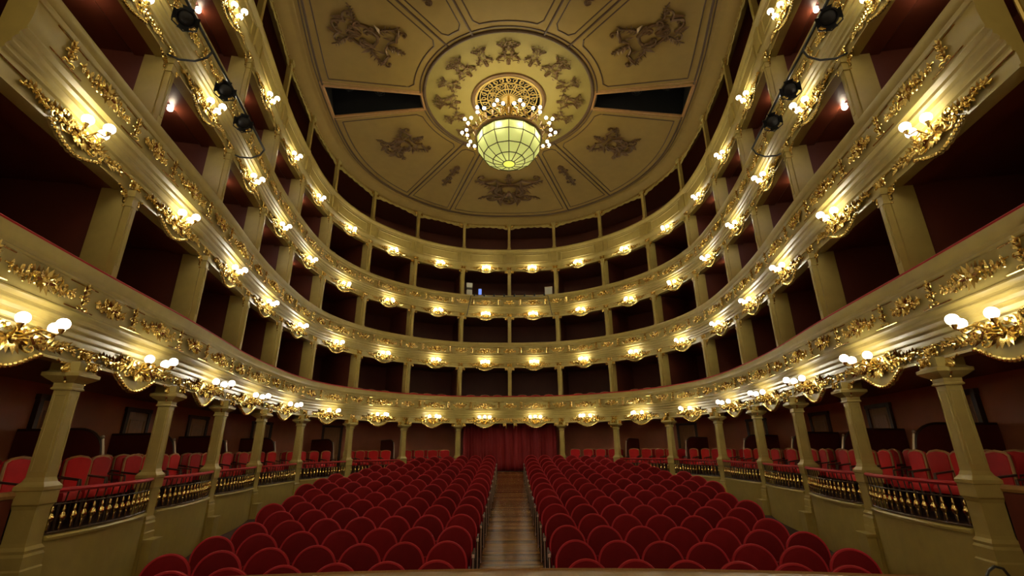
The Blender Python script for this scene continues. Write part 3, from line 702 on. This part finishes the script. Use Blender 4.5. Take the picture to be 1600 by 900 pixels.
# reliefs (built flat like the other ornaments, then laid on the ceiling: local z -> outwards from the ring, y -> down)
def relief_cartouche(wd, ht, seed, ring=True):
    rng = random.Random(seed); h = MB(); q = min(1.0, wd / 1.5) * (.75 if wd < 1 else 1)
    if ring:
        h.tube([(wd * .22 * math.sin(t), .02, ht * .06 + ht * .2 * math.cos(t)) for t in np.linspace(0, PI, 12)], .045 * q, 6)
    for k in range(4):
        zz = -ht * .38 + ht * .24 * k; xx = wd * (.10 + .10 * math.sin(k * 1.9 + 1))
        scroll(h, xx, zz, .5 + .4 * k, wd * .46, (-4.6, 4.6)[k % 2], .042 * q, .03); scroll(h, xx, zz + .05, 2.2 - .5 * k, wd * .36, (4.6, -4.6)[k % 2], .036 * q, .03)
        leaf(h, xx + .1, zz, .3 + .5 * k, wd * .26, .13 * q, .02, .07 * q); leaf(h, xx, zz + .1, 1.6, wd * .2, .10 * q, .02, .06 * q)
    garland(h, wd * .22, wd * .52, -ht * .1, -ht * .34, rng, .04 * q, 6, .03 * q, .2 * q); garland(h, wd * .18, wd * .5, ht * .22, ht * .40, rng, .036 * q, 6, .03 * q, .18 * q)
    garland(h, 0.03, 0.02, -ht * .35, -ht * .56, rng, .035 * q, 4, .02 * q, .15 * q)
    return mirror(h)
def relief_drop(ht, seed):
    rng = random.Random(seed); h = MB()
    garland(h, .02, .03, -ht / 2, ht / 2, rng, .03, 10, .02, .17)
    for k in range(4): scroll(h, .02, -ht / 2 + ht * k / 4, .5, .30, (4.5, -4.5)[k % 2], .028, .03)
    return mirror(h)
RC = relief_cartouche(1.35, 1.5, 41).mesh('relief_cartouche', 'relief', True); RC2 = relief_cartouche(1.5, 1.9, 42).mesh('relief_cartouche', 'relief', True)
RD = relief_drop(1.7, 43).mesh('relief_drop', 'relief', True)
RK = relief_cartouche(2.1, 1.5, 47).mesh('relief_crest', 'relief', True)
RS = [relief_cartouche(.62, .72, 44).mesh('relief_small', 'relief', True), relief_cartouche(.42, .62, 45, False).mesh('relief_small', 'relief', True)]
def lay(name, me, az, r, rot=0.0, sc=1.0):
    o = obj(name, me, ceil, pol(az, r, ZCEIL - .01)); d = Vector((math.sin(az + rot), -math.cos(az + rot), 0))
    zx = d; yx = Vector((0, 0, -1)); xx = yx.cross(zx)
    o.matrix_world = Matrix(((xx.x, yx.x, zx.x, o.location.x), (xx.y, yx.y, zx.y, o.location.y), (xx.z, yx.z, zx.z, o.location.z), (0, 0, 0, 1))) @ Matrix.Scale(sc, 4)
for s in (-1, 1):
    lay('relief', RC, s * D(120), 4.75, 0, 1.15); lay('relief', RC2, s * D(57), 4.85, 0, 1.05)
    lay('relief', RD, s * D(151), 5.3, 0, 1.05); lay('relief', RD, s * D(29.5), 4.9, 0, .8)
lay('relief', RK, PI, 5.7, 0, 1.4); lay('relief', RK, 0, 5.4, 0, 1.0)
for i in range(16):
    lay('relief', RS[i % 2], 2 * PI * i / 16, 2.1, 0, 1.15)
# lace valance under the cove between the gallery posts
for b in range(-9, 9):
    mb = MB(); fs = np.linspace(.04, .96, 49); rs = []
    for f in fs:
        dp = .09 + .15 * (abs(2 * f - 1)) ** 2.2 + .05 * abs(math.sin(f * PI * 7)) 
        rs.append([Q(b + f, .05, ZCEIL0), Q(b + f, .05, ZCEIL0 - dp), Q(b + f, .03, ZCEIL0 - dp), Q(b + f, .03, ZCEIL0)])
    mb.rings(rs)
    for i in range(14):
        f = .07 + .86 * i / 13; p = Q(b + f, .055, ZCEIL0 - .055); mb.sphere(p, .028, 6, 4)
    obj('lace_valance', mb.mesh('lace_valance', 'cream'), ceil)
    for sx, c_ in ((1, b), (-1, b + 1)):
        rz = RZ(c_); p = Vector(Q(c_, .075, ZCEIL0 - .02)) + Vector((math.cos(rz), math.sin(rz), 0)) * (.07 if sx < 0 else -.07)
        obj('corner_bracket', BRK, ceil, p, rz, scale=(-sx, 1, 1))
# pierced rosette above the chandelier
mb = MB(); zr = ZCEIL + .10
mb.tube(circ(R_ROSE - .06, 64), .05, 6, loop=True)
for r in (.22, .45, .72, .98): mb.tube([pol(2 * PI * i / 48, r, zr) for i in range(48)], .022, 5, loop=True)
for i in range(24):
    a = 2 * PI * i / 24
    mb.tube([pol(a, .2, zr), pol(a, .45, zr)], .02, 5)
    mb.tube([pol(a + (.12 if i % 2 else -.12), .72, zr), pol(a, .45, zr)], .018, 5); mb.tube([pol(a, .72, zr), pol(a + (.1 if i % 2 else -.1), 1.14, zr)], .018, 5)
    mb.tube([tuple(np.array(pol(a, .85, zr)) + np.array([.07 * math.cos(t), .07 * math.sin(t), 0])) for t in np.linspace(0, 2 * PI, 9)[:-1]], .016, 4, loop=True)
    mb.tube([tuple(np.array(pol(a + .13, .60, zr)) + np.array([.06 * math.cos(t), .06 * math.sin(t), 0])) for t in np.linspace(0, 2 * PI, 9)[:-1]], .014, 4, loop=True)
mb.lathe([(.2, 0), (.2, .04), (.02, .05)], (0, CY, zr - .03), 16)
obj('pierced_rosette', mb.mesh('pierced_rosette', 'gilt_matte', True), ceil)
mb = MB(); mb.lathe([(R_ROSE, ZCEIL + .05), (R_ROSE, ZCEIL + .6), (.02, ZCEIL + .62)], (0, CY, 0), 32); mb.f = [f for f in mb.f if len(f) == 4]
obj('rosette_shaft', mb.mesh('rosette_shaft', 'void'), ceil)
mb = MB(); mb.box((0, 12.5, 15.3), (18, 22, .1)); obj('attic_lid', mb.mesh('attic_lid', 'void'), ceil)

# ================================================================== CHANDELIER
ZB0, ZRIM = 10.78, 11.70
ch = thing('chandelier', 'large chandelier with pale green glass bowl and crown of white bulbs under ceiling rosette', 'chandelier', (0, CY - .15, 0))
SEG = 14; bp = [(1.05, ZRIM), (1.03, 11.40), (.82, 11.06), (.52, 10.88), (.20, ZB0)]
prot = PI / SEG
for j in range(4):
    for i in range(SEG):
        a0, a1 = 2 * PI * i / SEG + prot, 2 * PI * (i + 1) / SEG + prot
        vs = [(r * math.cos(a), r * math.sin(a), z) for (r, z), a in ((bp[j], a0), (bp[j], a1), (bp[j + 1], a1), (bp[j + 1], a0))]
        vi = [(x * .985, y_ * .985, z + .012) for x, y_, z in vs]
        obj('glass_pane', MB().add(vs, [(0, 1, 2, 3)]).mesh('glass_pane', 'opal'), ch)
obj('bottom_pane', MB().lathe([(.001, ZB0 - .03), (.12, ZB0 - .02), (.20, ZB0)], (0, 0, 0), 16).mesh('bottom_pane', 'opal', True), ch)
mb = MB()
for i in range(SEG):
    a = 2 * PI * i / SEG + prot; mb.tube([(r * 1.004 * math.cos(a), r * 1.004 * math.sin(a), z) for r, z in bp], .014, 5)
for j in (1, 2, 3, 4, 0): mb.tube([(bp[j][0] * 1.004 * math.cos(2 * PI * i / SEG + prot), bp[j][0] * 1.004 * math.sin(2 * PI * i / SEG + prot), bp[j][1]) for i in range(SEG)], .016 if j else .03, 5, loop=True)
obj('bowl_frame', mb.mesh('bowl_frame', 'frame', True), ch)
mb = MB(); mb.lathe([(1.06, ZRIM), (1.10, ZRIM + .02), (1.07, ZRIM + .05), (1.10, ZRIM + .09), (1.06, ZRIM + .11), (1.03, ZRIM + .11), (1.03, ZRIM)], (0, 0, 0), 42)
for i in range(28):
    a = 2 * PI * i / 28; mb.tube([(1.1 * math.cos(a), 1.1 * math.sin(a), ZRIM + .18), (1.16 * math.cos(a), 1.16 * math.sin(a), ZRIM + .32), (1.08 * math.cos(a), 1.08 * math.sin(a), ZRIM + .42)], [.02, .03, .008], 5)
obj('crown_band', mb.mesh('crown_band', 'relief', True), ch)
mb = MB()
for i in range(7):
    a = 2 * PI * i / 7; mb.tube([(1.08 * math.cos(a), 1.08 * math.sin(a), ZRIM + .2), (.8 * math.cos(a), .8 * math.sin(a), ZRIM + .6), (.35 * math.cos(a), .35 * math.sin(a), ZRIM + .95), (.12 * math.cos(a), .12 * math.sin(a), ZRIM + 1.3)], .018, 5)
mb.lathe([(.05, ZRIM + .9), (.14, ZRIM + 1.25), (.05, ZRIM + 1.4), (.035, ZCEIL + .3)], (0, 0, 0), 10)
obj('stem', mb.mesh('chandelier_stem', 'gold', True), ch)
bulb_s = MB().sphere((0, 0, 0), .050, 12, 8).mesh('bulb', 'bulb', True)
armm = MB().tube([(1.10, 0, ZRIM + .08), (1.24, 0, ZRIM + .02), (1.36, 0, ZRIM + .14)], .016, 6)
for dx, dy, dz in ((.12, 0, .28), (-.04, .14, .28), (-.04, -.14, .28)):
    armm.tube([(1.36, 0, ZRIM + .14), (1.42 + dx, dy, ZRIM + .16), (1.42 + dx, dy, ZRIM + .24)], .012, 5)
arm_me = armm.mesh('chandelier_arm', 'gold', True)
for i in range(14):
    a = 2 * PI * i / 14
    ar = obj('arm', arm_me, ch, (0, 0, 0), a)
    for dx, dy, dz in ((.12, 0, .28), (-.04, .14, .28), (-.04, -.14, .28)):
        obj('bulb', bulb_s, ar, (1.42 + dx, dy, ZRIM + dz + .01)); light('bulb_light', blight, ar, (1.42 + dx, dy, ZRIM + dz + .01))
# bulbs inside the bowl
inl = bpy.data.lights.new('bowl_light', 'POINT'); inl.energy = BOWL_W; inl.color = (1, .95, .72); inl.shadow_soft_size = .054
for i in range(9):
    a = 2 * PI * i / 9 + .2
    obj('inner_bulb', bulb_s, ch, (.92 * math.cos(a), .92 * math.sin(a), 11.56)); light('bowl_light', inl, ch, (.92 * math.cos(a), .92 * math.sin(a), 11.56))
obj('inner_bulb', bulb_s, ch, (0, 0, 10.98)); light('bowl_light', inl, ch, (0, 0, 10.98))

# ================================================================== SMALL LAMPS IN THE BOXES
cm = MB().lathe([(.05, 0), (.06, -.02), (.045, -.03)], (0, 0, 0), 12).mesh('lamp_base', 'white'); sm = MB().sphere((0, 0, -.08), .05, 10, 8).mesh('box_lamp_globe', 'globe', True)
for k in (2, 3):
    for b in [q for q in range(-9, 9) if abs(q + .5) > 3.6]:
        u = b + .5
        t = thing('box_ceiling_lamp', f'small bright ceiling lamp in the {bayord(u)} box from the stage, under the {TIER[k]} balcony, {side(u)}', 'lamp', Q(u, -.50, ZB[k] + .07), 0, 'small lamps in the box ceilings')
        obj('base', cm, t); obj('globe', sm, t); light('box_light', xlight, t, (0, 0, -.19))

# ================================================================== SPOTLIGHT RAILS ON THE THIRD BALCONY
def spot_parts():
    body = MB().lathe([(.07, -.16), (.10, -.15), (.11, .0), (.12, .12), (.135, .15), (.135, .17), (.115, .17), (.11, .10), (.02, .09)], (0, 0, 0), 16)
    lens = MB().lathe([(.108, .12), (.06, .135), (.005, .14)], (0, 0, 0), 16)
    yoke = MB().tube([(-.15, 0, .02), (-.155, -.12, .02), (0, -.20, .02), (.155, -.12, .02), (.15, 0, .02)], .012, 5)
    barn = MB()
    for q in range(4):
        a = q * PI / 2; barn.add([(.12 * math.cos(a - .5), .12 * math.sin(a - .5), .17), (.12 * math.cos(a + .5), .12 * math.sin(a + .5), .17), (.18 * math.cos(a + .45), .18 * math.sin(a + .45), .25), (.18 * math.cos(a - .45), .18 * math.sin(a - .45), .25)], [(0, 1, 2, 3)])
    return body.mesh('spot_body', 'black', True), lens.mesh('spot_lens', 'black', True), yoke.mesh('spot_yoke', 'black'), barn.mesh('spot_barn_door', 'black')
SP = spot_parts()
def spotlight(label, loc, target):
    t = thing('spotlight', label, 'spotlight', loc, 0, 'black spotlights on the rails')
    d = (Vector(target) - Vector(loc)).normalized(); t.rotation_euler = d.to_track_quat('Z', 'Y').to_euler()
    for nme, me in zip(('body', 'lens', 'yoke', 'barn_doors'), SP): obj(nme, me, t)
for s in (-1, 1):
    U0, U1 = s * 8.05, s * 6.95; zr = ZB[2] + .22; off = .70
    sd = 'left' if s < 0 else 'right'
    t = thing('spotlight_rail', f'black pipe with curved brackets before the third balcony front, {sd} side', 'rail', (0, 0, 0))
    obj('pipe', MB().tube([Q(u, off, zr) for u in np.linspace(s * 8.7, U1, 12)], .024, 8).mesh('rail_pipe', 'black', True), t)
    for u in (U0, U1):
        obj('bracket', MB().tube([Q(u, .06, ZB[2] + .05), Q(u, .25, ZB[2] - .03), Q(u, .48, ZB[2] - .02), Q(u, .64, ZB[2] + .08), Q(u, off, zr)], .018, 6).mesh('rail_bracket', 'black', True), t)
    for i, u in enumerate((8.40, 7.78, 7.42)):
        p = Vector(Q(s * u, off, zr - .21)); spotlight(f'black spotlight on the third balcony rail, {ORD[i + 1]} from the stage, {sd} side', p, (s * .6, 0.5, 2.0))
    for i, r_ in enumerate((4.4, 5.4)):
        p = Vector(pol(s * D(88 - 2 * i), r_, ZCEIL + .35)); spotlight(f'dark spotlight inside the {sd} ceiling slot, {("nearer", "farther")[i]} from the chandelier', p, (s * 1.0, 1.0, 1.5))
# lighting bar and booth gear in the middle of the third balcony
t = thing('lighting_bar', 'thin black lighting bar along the middle of the third balcony ledge', 'rail', (0, 0, 0))
obj('pipe', MB().tube([Q(-.9, .1, ZB[2] + .05)] + [Q(u, .40, ZT[2] - .12) for u in np.linspace(-.84, .84, 10)] + [Q(.9, .1, ZB[2] + .05)], .018, 6).mesh('bar_pipe', 'black', True), t)
for i in range(8):
    u = -.76 + 1.52 * i / 7
    o = obj('clamp', MB().lathe([(.03, -.05), (.05, .0), (.03, .07)], (0, 0, 0), 8).mesh('bar_clamp', 'black', True), t, Q(u, .40, ZT[2] - .06))
p = Q(.84, .05, ZT[2] + .02)
t = thing('equipment_case', 'pale box standing on the third balcony ledge beside the post, right of centre', 'case', p, RZ(.84))
obj('body', MB().box((0, 0, .19), (.36, .10, .38)).mesh('case_body', 'white'), t); obj('lid', MB().box((0, 0, .395), (.38, .12, .03)).mesh('case_lid', 'steel'), t)
p = Q(-.86, .05, ZT[2] + .02)
t = thing('equipment', 'white loudspeaker with black band on the third balcony ledge, left of centre', 'device', p, RZ(-.86))  # white thing with black band, kind unclear, built as a piece of equipment
obj('lower_panel', MB().box((0, 0, .13), (.28, .2, .26)).mesh('equipment_lower', 'white'), t); obj('band', MB().box((0, 0, .32), (.24, .18, .12)).mesh('equipment_band', 'black'), t); obj('upper_panel', MB().box((0, 0, .50), (.30, .2, .24)).mesh('equipment_upper', 'white'), t)
p = Q(-.62, -.25, ZT[2] + .08)
t = thing('monitor', 'small blue-lit screen in the middle box of the third balcony', 'screen', p, RZ(-.62))
obj('housing', MB().box((0, 0, .24), (.20, .04, .36)).mesh('monitor_housing', 'black'), t); obj('display', MB().box((0, .022, .24), (.15, .006, .30)).mesh('monitor_display', 'screen'), t); obj('stand', MB().box((0, -.02, -.40), (.1, .1, .92)).mesh('monitor_stand', 'black'), t)

# cables at the right edge of the stage
tag(obj('cable', MB().tube([(3.30, 3.74, 1.225), (3.36, 3.76, 1.25), (3.41, 3.78, 1.29), (3.48, 3.80, 1.315), (3.54, 3.80, 1.30), (3.57, 3.80, 1.25), (3.57, 3.78, 1.225)], .010, 6).mesh('cable', 'black', True)), 'thin black cable looping at the right edge of the stage', 'cable')
tag(obj('microphone_stand', MB().tube([(3.80, 3.72, 1.22), (3.80, 3.72, 1.36)], .008, 6).lathe([(.012, 0), (.016, .03), (.014, .09)], (3.80, 3.72, 1.30), 8).mesh('microphone_stand', 'black', True)), 'slim black rod standing at the lower right corner', 'stand')
